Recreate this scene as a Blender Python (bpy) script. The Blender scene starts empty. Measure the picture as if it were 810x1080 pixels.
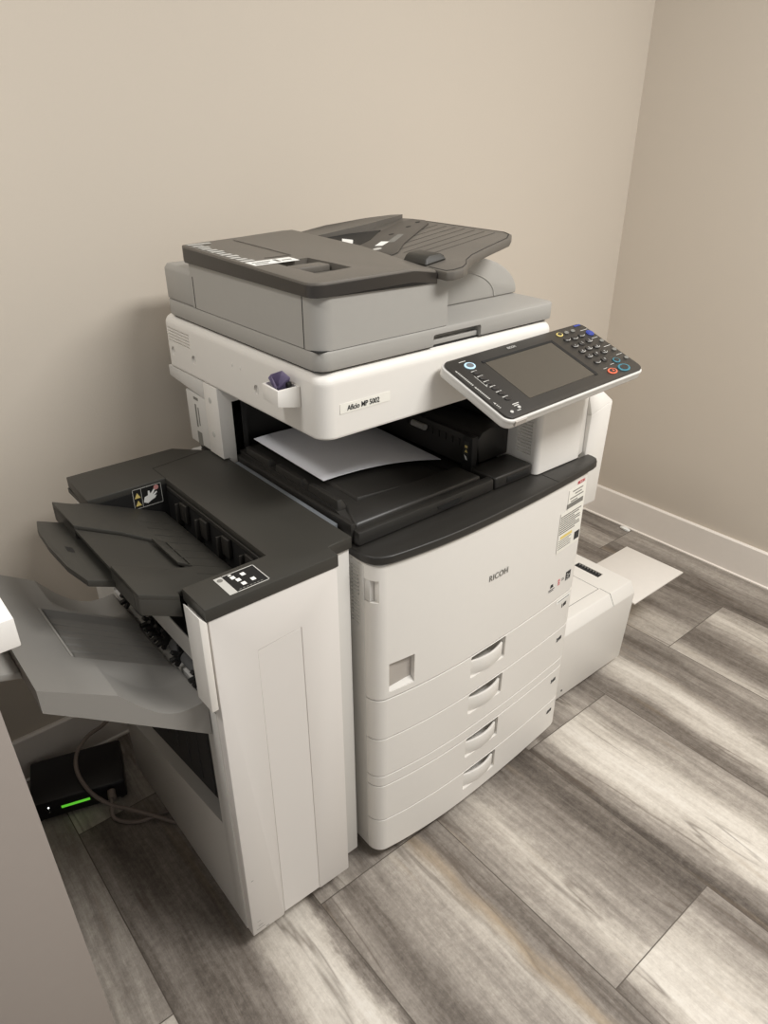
import bpy, bmesh, math, random
from mathutils import Vector, Matrix
random.seed(7)
D = bpy.data; COL = bpy.context.scene.collection; R = math.radians

# ------------------------------------------------------------ materials
def lin(c):
    c /= 255.0
    return c/12.92 if c <= .04045 else ((c+.055)/1.055)**2.4
def rgb(r, g, b): return (lin(r), lin(g), lin(b), 1)
def mat(name, col, rough=.5, var=.04, scale=60, bump=.02, metal=0, spec=.5, emit=None, trans=0, bscale=900):
    m = D.materials.new(name); m.use_nodes = True
    nt = m.node_tree; N = nt.nodes; L = nt.links; p = N['Principled BSDF']
    p.inputs['Roughness'].default_value = rough; p.inputs['Metallic'].default_value = metal
    p.inputs['Specular IOR Level'].default_value = spec
    p.inputs['Transmission Weight'].default_value = trans
    tc = N.new('ShaderNodeTexCoord')
    nz = N.new('ShaderNodeTexNoise'); nz.inputs['Scale'].default_value = scale; nz.inputs['Detail'].default_value = 3
    L.new(tc.outputs['Object'], nz.inputs['Vector'])
    mx = N.new('ShaderNodeMix'); mx.data_type = 'RGBA'
    mx.inputs['A'].default_value = tuple(c*(1-var) for c in col[:3])+(1,)
    mx.inputs['B'].default_value = tuple(min(1, c*(1+var)) for c in col[:3])+(1,)
    L.new(nz.outputs['Fac'], mx.inputs['Factor']); L.new(mx.outputs['Result'], p.inputs['Base Color'])
    if bump:
        n2 = N.new('ShaderNodeTexNoise'); n2.inputs['Scale'].default_value = bscale
        L.new(tc.outputs['Object'], n2.inputs['Vector'])
        b = N.new('ShaderNodeBump'); b.inputs['Strength'].default_value = bump; b.inputs['Distance'].default_value = .001
        L.new(n2.outputs['Fac'], b.inputs['Height']); L.new(b.outputs['Normal'], p.inputs['Normal'])
    if emit:
        p.inputs['Emission Color'].default_value = emit[0]; p.inputs['Emission Strength'].default_value = emit[1]
    return m
M = dict(
 white=mat('warm_white_plastic', rgb(225,221,214), .42, .012),
 cool=mat('grey_white_plastic', rgb(206,203,197), .45, .012),
 door=mat('finisher_door_plastic', rgb(220,215,209), .5, .015, 12),
 grey=mat('mid_grey_plastic', rgb(160,157,151), .48, .02),
 greyd=mat('grey_tray_plastic', rgb(136,133,128), .5, .02),
 cover=mat('taupe_textured_plastic', rgb(98,93,86), .42, .03, 200, .12),
 rim=mat('glossy_dark_rim', rgb(50,46,42), .3, .03),
 roll=mat('dark_grey_roller', rgb(88,88,88), .6, .05),
 coverd=mat('dark_taupe_plastic', rgb(70,66,61), .42, .03),
 fin=mat('charcoal_plastic', rgb(52,50,45), .5, .03, 200, .1),
 black=mat('black_plastic', rgb(40,38,35), .42, .05, spec=.45),
 deep=mat('deep_black_plastic', rgb(22,21,20), .6, .05),
 rubber=mat('dark_rubber', rgb(52,51,50), .7, .05),
 steel=mat('brushed_steel', rgb(128,132,136), .45, .03, metal=.5),
 paper=mat('white_paper', rgb(236,236,240), .8, .005),
 label=mat('white_label', rgb(240,239,234), .55, .005, bump=0),
 plabel=mat('printed_label_film', rgb(233,230,220), .4, .005, bump=0),
 ink=mat('black_ink', rgb(45,45,45), .6, .02, bump=0),
 inkg=mat('grey_ink', rgb(120,118,112), .6, .02, bump=0),
 red=mat('red_ink', rgb(200,60,70), .6, .02, bump=0),
 stop=mat('faded_red_ink', rgb(200,140,135), .6, .02, bump=0),
 yellow=mat('yellow_ink', rgb(222,200,120), .6, .02, bump=0),
 line=mat('light_ink', rgb(190,188,182), .6, .02, bump=0),
 lcd=mat('display_glass', rgb(82,77,69), .18, .01, bump=0),
 panel=mat('panel_face_plastic', rgb(52,49,45), .38, .02),
 keyd=mat('dark_key_plastic', rgb(50,47,45), .35, .02, bump=0),
 blue=mat('blue_key_light', rgb(52,66,140), .4, .02, bump=0, emit=(rgb(60,90,255), .05)),
 lblue=mat('pale_blue_key_glow', rgb(190,225,245), .4, .02, bump=0, emit=(rgb(190,230,255), .05)),  # faint glow added to the colour of an unlit key
 orange=mat('orange_key_ring', rgb(225,110,80), .4, .02, bump=0),
 teal=mat('teal_key_ring', rgb(60,120,135), .4, .02, bump=0),
 windowg=mat('window_plastic', rgb(176,169,161), .25, .06, 40, bump=0),
 violet=mat('violet_paper', rgb(178,168,198), .8, .04),
 router=mat('router_plastic', rgb(18,17,20), .4, .05),
 green=mat('green_strip', rgb(110,210,70), .4, .02, bump=0, emit=(rgb(110,230,60), .55)),
 led=mat('white_indicator', rgb(240,255,240), .4, .02, bump=0, emit=((1,1,1,1), 2.5)),
 cable=mat('grey_cable_sheath', rgb(128,116,108), .55, .03),
 desk=mat('white_desk_laminate', rgb(240,237,232), .45, .01),
 deskp=mat('taupe_desk_panel', rgb(158,149,142), .6, .015),
 trimw=mat('painted_trim', rgb(238,230,220), .45, .02),
 board=mat('grey_white_board', rgb(220,214,206), .6, .03, 50),
)

def wall_mat():
    m = mat('beige_wall_paint', rgb(205,195,181), .85, .015, 3, .25, spec=.25, bscale=260)
    return m
M['wall'] = wall_mat()

def floor_mat():
    m = D.materials.new('streaked_wood_look_tile'); m.use_nodes = True
    nt = m.node_tree; N = nt.nodes; L = nt.links; p = N['Principled BSDF']
    def n(t, **k):
        o = N.new(t)
        for a, b in k.items(): setattr(o, a, b)
        return o
    def mth(op, a, b=None, c=None):
        o = n('ShaderNodeMath', operation=op)
        for i, v in enumerate((a, b, c)):
            if v is None: continue
            if isinstance(v, (int, float)): o.inputs[i].default_value = v
            else: L.new(v, o.inputs[i])
        return o.outputs[0]
    geo = n('ShaderNodeNewGeometry'); sp = n('ShaderNodeSeparateXYZ'); L.new(geo.outputs['Position'], sp.inputs[0])
    X, Y = sp.outputs[0], sp.outputs[1]
    W, LEN = .3243, .969
    u = mth('DIVIDE', mth('SUBTRACT', X, -.1465), W)          # column index
    ci = mth('FLOOR', u); uf = mth('FRACT', u)
    odd = mth('MODULO', mth('ABSOLUTE', ci), 2.0)
    v = mth('ADD', mth('DIVIDE', mth('ADD', Y, .012), LEN), mth('MULTIPLY', odd, .5))
    ri = mth('FLOOR', v); vf = mth('FRACT', v)
    cid = n('ShaderNodeCombineXYZ'); L.new(ci, cid.inputs[0]); L.new(ri, cid.inputs[1])
    wn = n('ShaderNodeTexWhiteNoise', noise_dimensions='3D'); L.new(cid.outputs[0], wn.inputs['Vector'])
    wc = n('ShaderNodeSeparateColor'); L.new(wn.outputs['Color'], wc.inputs[0])
    # streak coordinates: shift per tile
    wob = n('ShaderNodeTexNoise'); wob.inputs['Scale'].default_value = 1.6; wob.inputs['Detail'].default_value = 2
    pv = n('ShaderNodeVectorMath', operation='MULTIPLY_ADD'); L.new(geo.outputs['Position'], pv.inputs[0])
    pv.inputs[1].default_value = (1, 1, 0)
    sc7 = n('ShaderNodeVectorMath', operation='SCALE'); L.new(wn.outputs['Color'], sc7.inputs[0]); sc7.inputs['Scale'].default_value = 37
    L.new(sc7.outputs[0], pv.inputs[2]); L.new(pv.outputs[0], wob.inputs['Vector'])
    s2 = n('ShaderNodeSeparateXYZ'); L.new(pv.outputs[0], s2.inputs[0])
    slant = mth('MULTIPLY', mth('SUBTRACT', wc.outputs[1], .5), .07)
    wx = mth('ADD', mth('ADD', s2.outputs[0], mth('MULTIPLY', wob.outputs['Fac'], .045)), mth('MULTIPLY', s2.outputs[1], slant))
    def streak(sx, sy, det, rg):
        c = n('ShaderNodeCombineXYZ'); L.new(mth('MULTIPLY', wx, sx), c.inputs[0]); L.new(mth('MULTIPLY', s2.outputs[1], sy), c.inputs[1]); L.new(s2.outputs[2], c.inputs[2])
        t = n('ShaderNodeTexNoise'); t.inputs['Scale'].default_value = 1; t.inputs['Detail'].default_value = det; t.inputs['Roughness'].default_value = rg
        L.new(c.outputs[0], t.inputs['Vector']); return t.outputs['Fac']
    big = streak(6.2, .5, 3, .6); mid = streak(22, 1.3, 5, .65); fine = streak(120, 9, 5, .72); grain = streak(520, 170, 3, .6)
    big = mth('ADD', mth('MULTIPLY', mth('SUBTRACT', big, .5), 2.2), .5)
    # each tile of the run carries its own banding across its width, one with shade mixed in
    up = mth('ADD', uf, mth('ADD', mth('MULTIPLY', mth('SUBTRACT', wob.outputs['Fac'], .5), .34), mth('MULTIPLY', mth('SUBTRACT', streak(10, 3.6, 6, .68), .5), .34)))
    bands = {(0, -1): ((0, .30), (.16, .44), (.27, .24), (.36, .44), (.55, .60), (.68, .76), (.78, .42), (.90, .24), (1, .5)),
             (1, 0): ((0, .36), (.12, .55), (.26, .64), (.34, .88), (.42, .50), (.6, .40), (.78, .22), (1, .16)),
             (2, -1): ((0, .08), (.07, .45), (.13, .22), (.22, .75), (.38, .98), (.55, .88), (.66, .62), (.8, .52), (1, .5)),
             (3, 0): ((0, .28), (.08, .18), (.18, .6), (.33, .92), (.46, .8), (.58, .36), (.75, .26), (.86, .52), (1, .45)),
             (4, -1): ((0, .75), (.12, .6), (.25, .26), (.45, .28), (.6, .6), (.7, .85), (.85, .7), (1, .4)),
             (4, 0): ((0, .66), (.2, .78), (.4, .34), (.6, .26), (.75, .6), (.9, .18), (1, .4)),
             (5, 0): ((0, .3), (.2, .18), (.35, .45), (.6, .55), (.8, .42), (1, .3)),
             (5, -1): ((0, .4), (.3, .5), (.6, .3), (1, .5)),
             (-1, 0): ((0, .34), (.15, .16), (.35, .28), (.5, .36), (.64, .80), (.8, .98), (.89, .78), (.94, .25), (1, .12)),  # dark left bands: brown tile plus the shadow lying on it
             (-2, 0): ((0, .3), (.6, .34), (.75, .56), (1, .48)),
             (1, -1): ((0, .12), (.08, .55), (.2, .95), (.5, .88), (.8, .5), (1, .3))}
    tone = big
    for (a_, b_), st_ in bands.items():
        rp = n('ShaderNodeValToRGB'); L.new(up, rp.inputs[0]); rp.color_ramp.interpolation = 'B_SPLINE'
        el = rp.color_ramp.elements
        el[0].position, el[1].position = st_[0][0], st_[-1][0]
        el[0].color = (st_[0][1],)*3+(1,); el[1].color = (st_[-1][1],)*3+(1,)
        for p_, c_ in st_[1:-1]: el.new(p_).color = (c_, c_, c_, 1)
        sel = mth('MULTIPLY', mth('COMPARE', ci, float(a_), .1), mth('COMPARE', ri, float(b_), .1))
        mx_ = n('ShaderNodeMix', data_type='FLOAT'); L.new(sel, mx_.inputs[0]); L.new(tone, mx_.inputs[2]); L.new(rp.outputs[0], mx_.inputs[3])
        tone = mx_.outputs[0]
    rg = n('ShaderNodeTexNoise'); rg.inputs['Scale'].default_value = 70; rg.inputs['Detail'].default_value = 6; rg.inputs['Roughness'].default_value = .75
    L.new(pv.outputs[0], rg.inputs['Vector'])
    val = mth('ADD', mth('ADD', mth('MULTIPLY', tone, .80), mth('MULTIPLY', mid, .62)), mth('ADD', mth('MULTIPLY', fine, .34), mth('MULTIPLY', grain, .16)))
    val = mth('ADD', val, mth('MULTIPLY', rg.outputs['Fac'], .34))
    val = mth('SUBTRACT', val, .70)
    ramp = n('ShaderNodeValToRGB'); L.new(val, ramp.inputs[0]); cr = ramp.color_ramp
    cr.elements[0].position = .05; cr.elements[0].color = rgb(70,63,57)
    cr.elements[1].position = 1.0; cr.elements[1].color = rgb(226,222,215)
    for pos, c in ((.22, (108,100,92)), (.42, (146,138,129)), (.60, (181,173,162)), (.80, (211,204,193))):
        e = cr.elements.new(pos); e.color = rgb(*c)
    # some tan streaks
    tan = n('ShaderNodeMix', data_type='RGBA'); tan.inputs['B'].default_value = rgb(150,128,98)
    tf = n('ShaderNodeMapRange'); L.new(streak(14, 1.3, 3, .6), tf.inputs['Value']); tf.inputs['From Min'].default_value = .62; tf.inputs['From Max'].default_value = .8; tf.inputs['To Max'].default_value = .45
    L.new(tf.outputs[0], tan.inputs['Factor']); L.new(ramp.outputs[0], tan.inputs['A'])
    tsel = mth('MULTIPLY', mth('COMPARE', ci, 0.0, .1), mth('COMPARE', ri, -1.0, .1))
    tband = mth('SUBTRACT', 1, mth('MINIMUM', 1, mth('MULTIPLY', mth('ABSOLUTE', mth('SUBTRACT', up, .77)), 11)))
    tan2 = n('ShaderNodeMix', data_type='RGBA'); tan2.inputs['B'].default_value = rgb(160,138,106)
    L.new(mth('MULTIPLY', mth('MULTIPLY', tsel, tband), mth('MULTIPLY', mth('POWER', mid, 2.0), 1.5)), tan2.inputs['Factor']); L.new(tan.outputs['Result'], tan2.inputs['A'])
    # dark thin cracks/veins
    vein = n('ShaderNodeMapRange'); L.new(mth('ABSOLUTE', mth('SUBTRACT', streak(13, 1.1, 3, .55), .5)), vein.inputs['Value'])
    vein.inputs['From Min'].default_value = .0; vein.inputs['From Max'].default_value = .026; vein.inputs['To Min'].default_value = .6; vein.inputs['To Max'].default_value = 0
    patch = n('ShaderNodeMapRange'); L.new(streak(5, 2.2, 2, .5), patch.inputs['Value']); patch.inputs['From Min'].default_value = .5; patch.inputs['From Max'].default_value = .62
    vv = n('ShaderNodeMix', data_type='RGBA'); vv.inputs['B'].default_value = rgb(84,72,62)
    L.new(mth('MULTIPLY', vein.outputs[0], patch.outputs[0]), vv.inputs['Factor']); L.new(tan2.outputs['Result'], vv.inputs['A'])
    # grout
    ex = mth('MULTIPLY', mth('MINIMUM', uf, mth('SUBTRACT', 1, uf)), W)
    ey = mth('MULTIPLY', mth('MINIMUM', vf, mth('SUBTRACT', 1, vf)), LEN)
    ed = mth('MINIMUM', ex, ey)
    gm = n('ShaderNodeMapRange'); L.new(ed, gm.inputs['Value']); gm.inputs['From Min'].default_value = .0006; gm.inputs['From Max'].default_value = .0016
    gx = n('ShaderNodeMix', data_type='RGBA'); gx.inputs['A'].default_value = rgb(86,78,70)
    L.new(gm.outputs[0], gx.inputs['Factor']); L.new(vv.outputs['Result'], gx.inputs['B'])
    L.new(gx.outputs['Result'], p.inputs['Base Color'])
    p.inputs['Roughness'].default_value = .5; p.inputs['Specular IOR Level'].default_value = .35
    b = n('ShaderNodeBump'); b.inputs['Strength'].default_value = .25; b.inputs['Distance'].default_value = .002
    L.new(mth('ADD', gm.outputs[0], mth('MULTIPLY', fine, .3)), b.inputs['Height']); L.new(b.outputs['Normal'], p.inputs['Normal'])
    return m
M['floor'] = floor_mat()

# ------------------------------------------------------------ mesh helpers
def finish(me, m, ang=35):
    if m is not None: me.materials.append(M[m])
    for p in me.polygons: p.use_smooth = ang > 0
    if ang <= 0: return
    try: me.set_sharp_from_angle(angle=R(ang))
    except Exception: pass
def add_bevel(bm, off, seg=2, ang=25):
    if off <= 0: return
    es = [e for e in bm.edges if len(e.link_faces) == 2 and e.calc_face_angle(0) > R(ang)]
    if es: bmesh.ops.bevel(bm, geom=es, offset=off, segments=seg, profile=.5, affect='EDGES', clamp_overlap=True)
def box(x0, x1, y0, y1, z0, z1, bev=0, seg=2, mtx=None):
    bm = bmesh.new()
    bmesh.ops.create_cube(bm, size=1)
    for v in bm.verts:
        v.co = Vector((x0+(v.co.x+.5)*(x1-x0), y0+(v.co.y+.5)*(y1-y0), z0+(v.co.z+.5)*(z1-z0)))
    add_bevel(bm, bev, seg)
    if mtx is not None: bm.transform(mtx)
    return bm
def prism(pts, a, b, axis='z', bev=0, seg=2, ang=25):
    """polygon extruded along an axis. pts are (x,y) for z, (x,z) for y, (y,z) for x"""
    bm = bmesh.new()
    def P(p, t):
        return {'z': (p[0], p[1], t), 'y': (p[0], t, p[1]), 'x': (t, p[0], p[1])}[axis]
    lo = [bm.verts.new(P(p, a)) for p in pts]; hi = [bm.verts.new(P(p, b)) for p in pts]
    bm.faces.new(lo); bm.faces.new(hi[::-1]); n = len(pts)
    for i in range(n): bm.faces.new((lo[i], hi[i], hi[(i+1) % n], lo[(i+1) % n]))
    bmesh.ops.recalc_face_normals(bm, faces=bm.faces)
    add_bevel(bm, bev, seg, ang)
    return bm
def hexa(c8, bev=0, seg=2):
    """8 corners: bottom 4 (ccw) then top 4"""
    bm = bmesh.new(); v = [bm.verts.new(c) for c in c8]
    for f in ((3,2,1,0), (4,5,6,7), (0,1,5,4), (1,2,6,5), (2,3,7,6), (3,0,4,7)): bm.faces.new([v[i] for i in f])
    bmesh.ops.recalc_face_normals(bm, faces=bm.faces); add_bevel(bm, bev, seg)
    return bm
def merge(*bms):
    out = bmesh.new()
    for b in bms:
        me = D.meshes.new('t'); b.to_mesh(me); out.from_mesh(me); D.meshes.remove(me); b.free()
    return out
def cyl(p0, p1, r, seg=24, r2=None, bev=0):
    p0, p1 = Vector(p0), Vector(p1); d = p1-p0
    bm = bmesh.new()
    bmesh.ops.create_cone(bm, cap_ends=True, segments=seg, radius1=r, radius2=r if r2 is None else r2, depth=d.length)
    add_bevel(bm, bev, 2, 50)
    bm.transform(Matrix.Translation((p0+p1)/2) @ d.to_track_quat('Z', 'Y').to_matrix().to_4x4())
    return bm
def tube(pts, r, seg=10, sub=8):
    P = [Vector(p) for p in pts]; path = []
    for i in range(len(P)-1):
        a = P[max(i-1, 0)]; b = P[i]; c = P[i+1]; d = P[min(i+2, len(P)-1)]
        for k in range(sub):
            t = k/sub
            path.append(.5*((2*b)+(-a+c)*t+(2*a-5*b+4*c-d)*t*t+(-a+3*b-3*c+d)*t**3))
    path.append(P[-1]); bm = bmesh.new(); rings = []; up = Vector((0, 0, 1))
    for i, p in enumerate(path):
        t = (path[min(i+1, len(path)-1)]-path[max(i-1, 0)]).normalized()
        s = t.cross(up).normalized() if abs(t.z) < .98 else Vector((1, 0, 0)); n = s.cross(t)
        rings.append([bm.verts.new(p+r*(math.cos(q)*s+math.sin(q)*n)) for q in [2*math.pi*j/seg for j in range(seg)]])
    for a, b in zip(rings, rings[1:]):
        for j in range(seg): bm.faces.new((a[j], a[(j+1) % seg], b[(j+1) % seg], b[j]))
    bm.faces.new(rings[0][::-1]); bm.faces.new(rings[-1])
    bmesh.ops.recalc_face_normals(bm, faces=bm.faces)
    return bm
def sheet(fn, nx, ny, thick):
    """solid grid: fn(u,v)->point, thickness downwards"""
    bm = bmesh.new()
    T = [[bm.verts.new(fn(i/nx, j/ny)) for j in range(ny+1)] for i in range(nx+1)]
    B = [[bm.verts.new(v.co-Vector((0, 0, thick))) for v in row] for row in T]
    for i in range(nx):
        for j in range(ny):
            bm.faces.new((T[i][j], T[i+1][j], T[i+1][j+1], T[i][j+1])); bm.faces.new((B[i][j], B[i][j+1], B[i+1][j+1], B[i+1][j]))
    for i in range(nx):
        bm.faces.new((T[i][0], B[i][0], B[i+1][0], T[i+1][0])); bm.faces.new((T[i][ny], T[i+1][ny], B[i+1][ny], B[i][ny]))
    for j in range(ny):
        bm.faces.new((T[0][j], T[0][j+1], B[0][j+1], B[0][j])); bm.faces.new((T[nx][j], B[nx][j], B[nx][j+1], T[nx][j+1]))
    bmesh.ops.recalc_face_normals(bm, faces=bm.faces)
    return bm
def cut(bm, *cutters):
    """boolean difference on bmesh data"""
    def tmp(b):
        me = D.meshes.new('tmp'); b.to_mesh(me); b.free(); o = D.objects.new('tmp', me); COL.objects.link(o); return o
    o = tmp(bm); cs = [tmp(c) for c in cutters]
    for c in cs:
        md = o.modifiers.new('b', 'BOOLEAN'); md.operation = 'DIFFERENCE'; md.object = c; md.solver = 'EXACT'
    dg = bpy.context.evaluated_depsgraph_get(); dg.update()
    me = D.meshes.new_from_object(o.evaluated_get(dg))
    out = bmesh.new(); out.from_mesh(me)
    for c in cs+[o]:
        d = c.data; D.objects.remove(c); D.meshes.remove(d)
    D.meshes.remove(me)
    return out
def wpos(o):
    v = Vector(o.location)
    while o.parent: o = o.parent; v += Vector(o.location)
    return v
def part(name, bm, m, parent, label=None, origin=None, ang=35):
    me = D.meshes.new(name)
    if origin is None:
        cs = [v.co for v in bm.verts]
        origin = Vector([(min(c[i] for c in cs)+max(c[i] for c in cs))/2 for i in range(3)])
        origin.z = min(c.z for c in cs)
    bm.transform(Matrix.Translation(-Vector(origin)))
    bm.to_mesh(me); bm.free(); finish(me, m, ang)
    o = D.objects.new(name, me); COL.objects.link(o)
    if parent is not None:
        o.parent = parent; o.location = Vector(origin)-wpos(parent)
    else: o.location = origin
    if label: o['label'] = label
    return o
def thing(name, label, cat, loc, group=None):
    o = D.objects.new(name, None); COL.objects.link(o); o.location = loc; o.empty_display_size = .05
    o['label'] = label; o['category'] = cat
    if group: o['group'] = group
    return o
def single(name, bm, m, label, cat, group=None):
    o = part(name, bm, m, None); o['label'] = label; o['category'] = cat
    if group: o['group'] = group
    return o
def struct(name, bm, m):
    o = part(name, bm, m, None, origin=(0, 0, 0)); o['kind'] = 'structure'; return o
def frame(o, X, Y):
    X = Vector(X).normalized(); Y = Vector(Y); Y = (Y-X*Y.dot(X)).normalized(); Z = X.cross(Y)
    m = Matrix.Identity(4)
    for i in range(3): m[i][0] = X[i]; m[i][1] = Y[i]; m[i][2] = Z[i]; m[i][3] = o[i]
    return m
def rects(fr, rs, h=.0004, lift=0):
    """flat printed shapes: each (x0,y0,x1,y1) or list of points, on frame fr"""
    bms = []
    for r in rs:
        pts = [(r[0], r[1]), (r[2], r[1]), (r[2], r[3]), (r[0], r[3])] if not isinstance(r[0], tuple) else r
        bms.append(prism(pts, lift, lift+h))
    b = merge(*bms); b.transform(fr); return b
def ring_pts(cx, cy, rx, ry, n=20): return [(cx+rx*math.cos(2*math.pi*i/n), cy+ry*math.sin(2*math.pi*i/n)) for i in range(n)]
def text(s, fr, size, lift=.0002, h=.0003, shear=0, bold=0, space=1.0, sx=1.0):
    c = D.curves.new('t', 'FONT'); c.body = s; c.size = size; c.shear = shear; c.offset = bold; c.space_character = space
    c.extrude = h; c.resolution_u = 3
    o = D.objects.new('t', c); COL.objects.link(o)
    dg = bpy.context.evaluated_depsgraph_get(); dg.update()
    me = D.meshes.new_from_object(o.evaluated_get(dg)); D.objects.remove(o)
    bm = bmesh.new(); bm.from_mesh(me); D.meshes.remove(me)
    bm.transform(fr @ Matrix.Translation((0, 0, lift+h)) @ Matrix.Diagonal((sx, 1, 1, 1)))
    return bm
def rrect(x0, x1, y0, y1, r, n=6):
    out = []
    for cx, cy, a in ((x1-r, y0+r, -90), (x1-r, y1-r, 0), (x0+r, y1-r, 90), (x0+r, y0+r, 180)):
        for i in range(n+1):
            t = R(a+90*i/n); out.append((cx+r*math.cos(t), cy+r*math.sin(t)))
    return out

# ------------------------------------------------------------ setting
XW, YW, H = 1.705, .722, 2.62
struct('floor', box(-1.9, XW+.1, -3.2, YW+.1, -.05, 0), 'floor')
struct('wall_back', box(-1.9, XW+.1, YW, YW+.1, 0, H), 'wall')
struct('wall_right', box(XW, XW+.1, -3.2, YW, 0, H), 'wall')
def base_prof(s): return [(0, 0), (0, .122), (s*.003, .1255), (s*.010, .1255), (s*.014, .121), (s*.014, .006), (s*.020, .004), (s*.020, 0)]
struct('baseboard_right', prism([(XW+a, b) for a, b in base_prof(-1)], -3.2, YW, 'y'), 'trimw')
struct('baseboard_back', prism([(YW+a, b) for a, b in base_prof(-1)], -1.9, XW-.02, 'x'), 'trimw')

# ------------------------------------------------------------ copier
cop = thing('office_copier', 'large white multifunction office copier with grey document feeder, dark control panel and four paper drawers', 'copier', (.3, .33, 0))
CORNER = [(.030*(1-math.cos(R(80*i/14))), .012-.031*math.sin(R(80*i/14))) for i in range(15)]
ctrl = CORNER+[(.07, -.025), (.14, -.031), (.21, -.033), (.30, -.031), (.41, -.0255), (.52, -.017), (.585, -.0105), (.596, -.007), (.600, 0)]
def yf(x):
    for (a, b), (c, d) in zip(ctrl, ctrl[1:]):
        if a <= x <= c: return b+(d-b)*(x-a)/(c-a)
    return 0
def smooth_front(dx=0, dy=0):
    x1 = CORNER[-1][0]
    xs = [c[0] for c in CORNER]+[x1+(.585-x1)*i/90 for i in range(1, 91)]+[.591, .596, .600]
    def y(x):
        if x1 < x < .585:      # catmull through control points
            for i in range(14, len(ctrl)-3):
                a, b = ctrl[i], ctrl[i+1]
                if a[0] <= x <= b[0]:
                    p0, p3 = ctrl[i-1], ctrl[i+2]; t = (x-a[0])/(b[0]-a[0]); h = b[0]-a[0]
                    m1 = (b[1]-p0[1])/(b[0]-p0[0])*h; m2 = (p3[1]-a[1])/(p3[0]-a[0])*h
                    return (2*t**3-3*t*t+1)*a[1]+(t**3-2*t*t+t)*m1+(-2*t**3+3*t*t)*b[1]+(t**3-t*t)*m2
        return yf(x)
    return [(x, y(x)+dy) for x in xs]
def front_slab(z0, z1, back=.045, bev=.001):
    return prism(smooth_front()+[(.600, back), (0, back)], z0, z1, 'z', bev, 2, 40)
def ff(x, z):      # frame on the bowed front
    s = (yf(x+.02)-yf(x-.02))/.04
    return frame((x, yf(x)-.0006, z), (1, s, 0), (0, 0, 1))
part('base', box(.02, .58, .06, .63, .012, .04, .004), 'rubber', cop, 'dark recessed base')
for fx, fy in ((.06, .09), (.54, .09), (.06, .6), (.54, .6)):
    part('foot', cyl((fx, fy, 0), (fx, fy, .013), .022, bev=.002), 'rubber', cop)
body = box(0, .600, .046, .655, .035, .756, .004)
vents = [box(-.01, .0025, .030, .052, z, z+.0035) for z in [.622+.0078*i for i in range(16)]]
body = merge(body)
part('body', body, 'cool', cop)
side = cut(box(-.001, .02, .0125, .30, .036, .752, .002), *[box(-.01, .004, .026, .062, .622+.0078*i, .6258+.0078*i) for i in range(16)])
part('side_panel', side, 'cool', cop)
z6, z5, z4, z3, z2, z1, zs = .035, .1292, .2303, .2579, .359, .459, .7565
fc = cut(front_slab(z1+.0004, zs), box(-.01, .0125, -.03, .03, .681, .727), box(.030, .0865, -.06, -.014, .474, .541, .001))
fcover = part('front_cover', fc, 'white', cop, ang=0)
part('latch_recess', box(.002, .0120, .000, .040, .6815, .7265, .001), 'cool', fcover)
w = part('status_window', box(.0305, .086, -.0155, -.0135, .4745, .5405), 'windowg', fcover, 'small translucent square window')
part('window_ledge', hexa([(.0305, -.0185, .4745), (.086, -.025, .4745), (.086, -.0155, .4745), (.0305, -.0155, .4745), (.0305, -.0180, .4755), (.086, -.024, .4755), (.086, -.0156, .484), (.0305, -.0156, .484)]), 'white', fcover)
part('lettering', text('RICOH', ff(.273, .6235), .0195, space=1.08, sx=.90), 'inkg', fcover, 'grey maker lettering')

def drawer(z0, z1, num, hx=.2915):
    b = front_slab(z0, z1-.0022)
    zt, zb = z1-.0035, z1-.060
    b = cut(b, prism([(hx-.054, -.08), (hx+.054, -.08), (hx+.054, -.020), (hx+.046, .012), (hx-.046, .012), (hx-.054, -.020)], zb, zt, 'z', .004, 2))
    d = part('paper_drawer', b, 'white', cop, ang=0)
    # bowed grip rising from the lower half of the recess
    pts = []
    for i in range(17):
        t = -1+2*i/16; pts.append((hx+t*.0515, -.0245-.010*(1-t*t)))
    inner = [(x, y+.006) for x, y in pts][::-1]
    g = prism(pts+inner, zb+.003, zb+.038, 'z', .002, 2, 40)
    part('drawer_handle', g, 'white', d)
    part('recess_floor', prism([(x, y+.001) for x, y in pts]+[(hx+.0505, -.005), (hx-.0505, -.005)], zb+.0005, zb+.004, 'z', .001), 'white', d)
    f = ff(.553, z1-.036)
    part('number_mark', merge(text(num, f, .014, bold=.0004), rects(f, [(.0085, .0, .0125, .009), (.0135, .001, .0165, .0105), (.0175, .001, .0205, .0105)])), 'ink', d)
    return d
drawer(z2, z1, '1'); drawer(z3, z2, '2')
part('divider_strip', front_slab(z4, z3-.0022), 'white', cop, ang=0)
drawer(z5, z4, '3'); drawer(z6, z5, '4')
for zz in (z1, z2, z3, z4, z5):
    part('seam_shade', prism([(.002+x*.995, y) for x, y in smooth_front(dy=.0035)]+[(.598, .044), (.002, .044)], zz-.0026, zz+.0008), 'rubber', cop)  # dark filler strips, shade of the front joints put into colour
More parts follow.
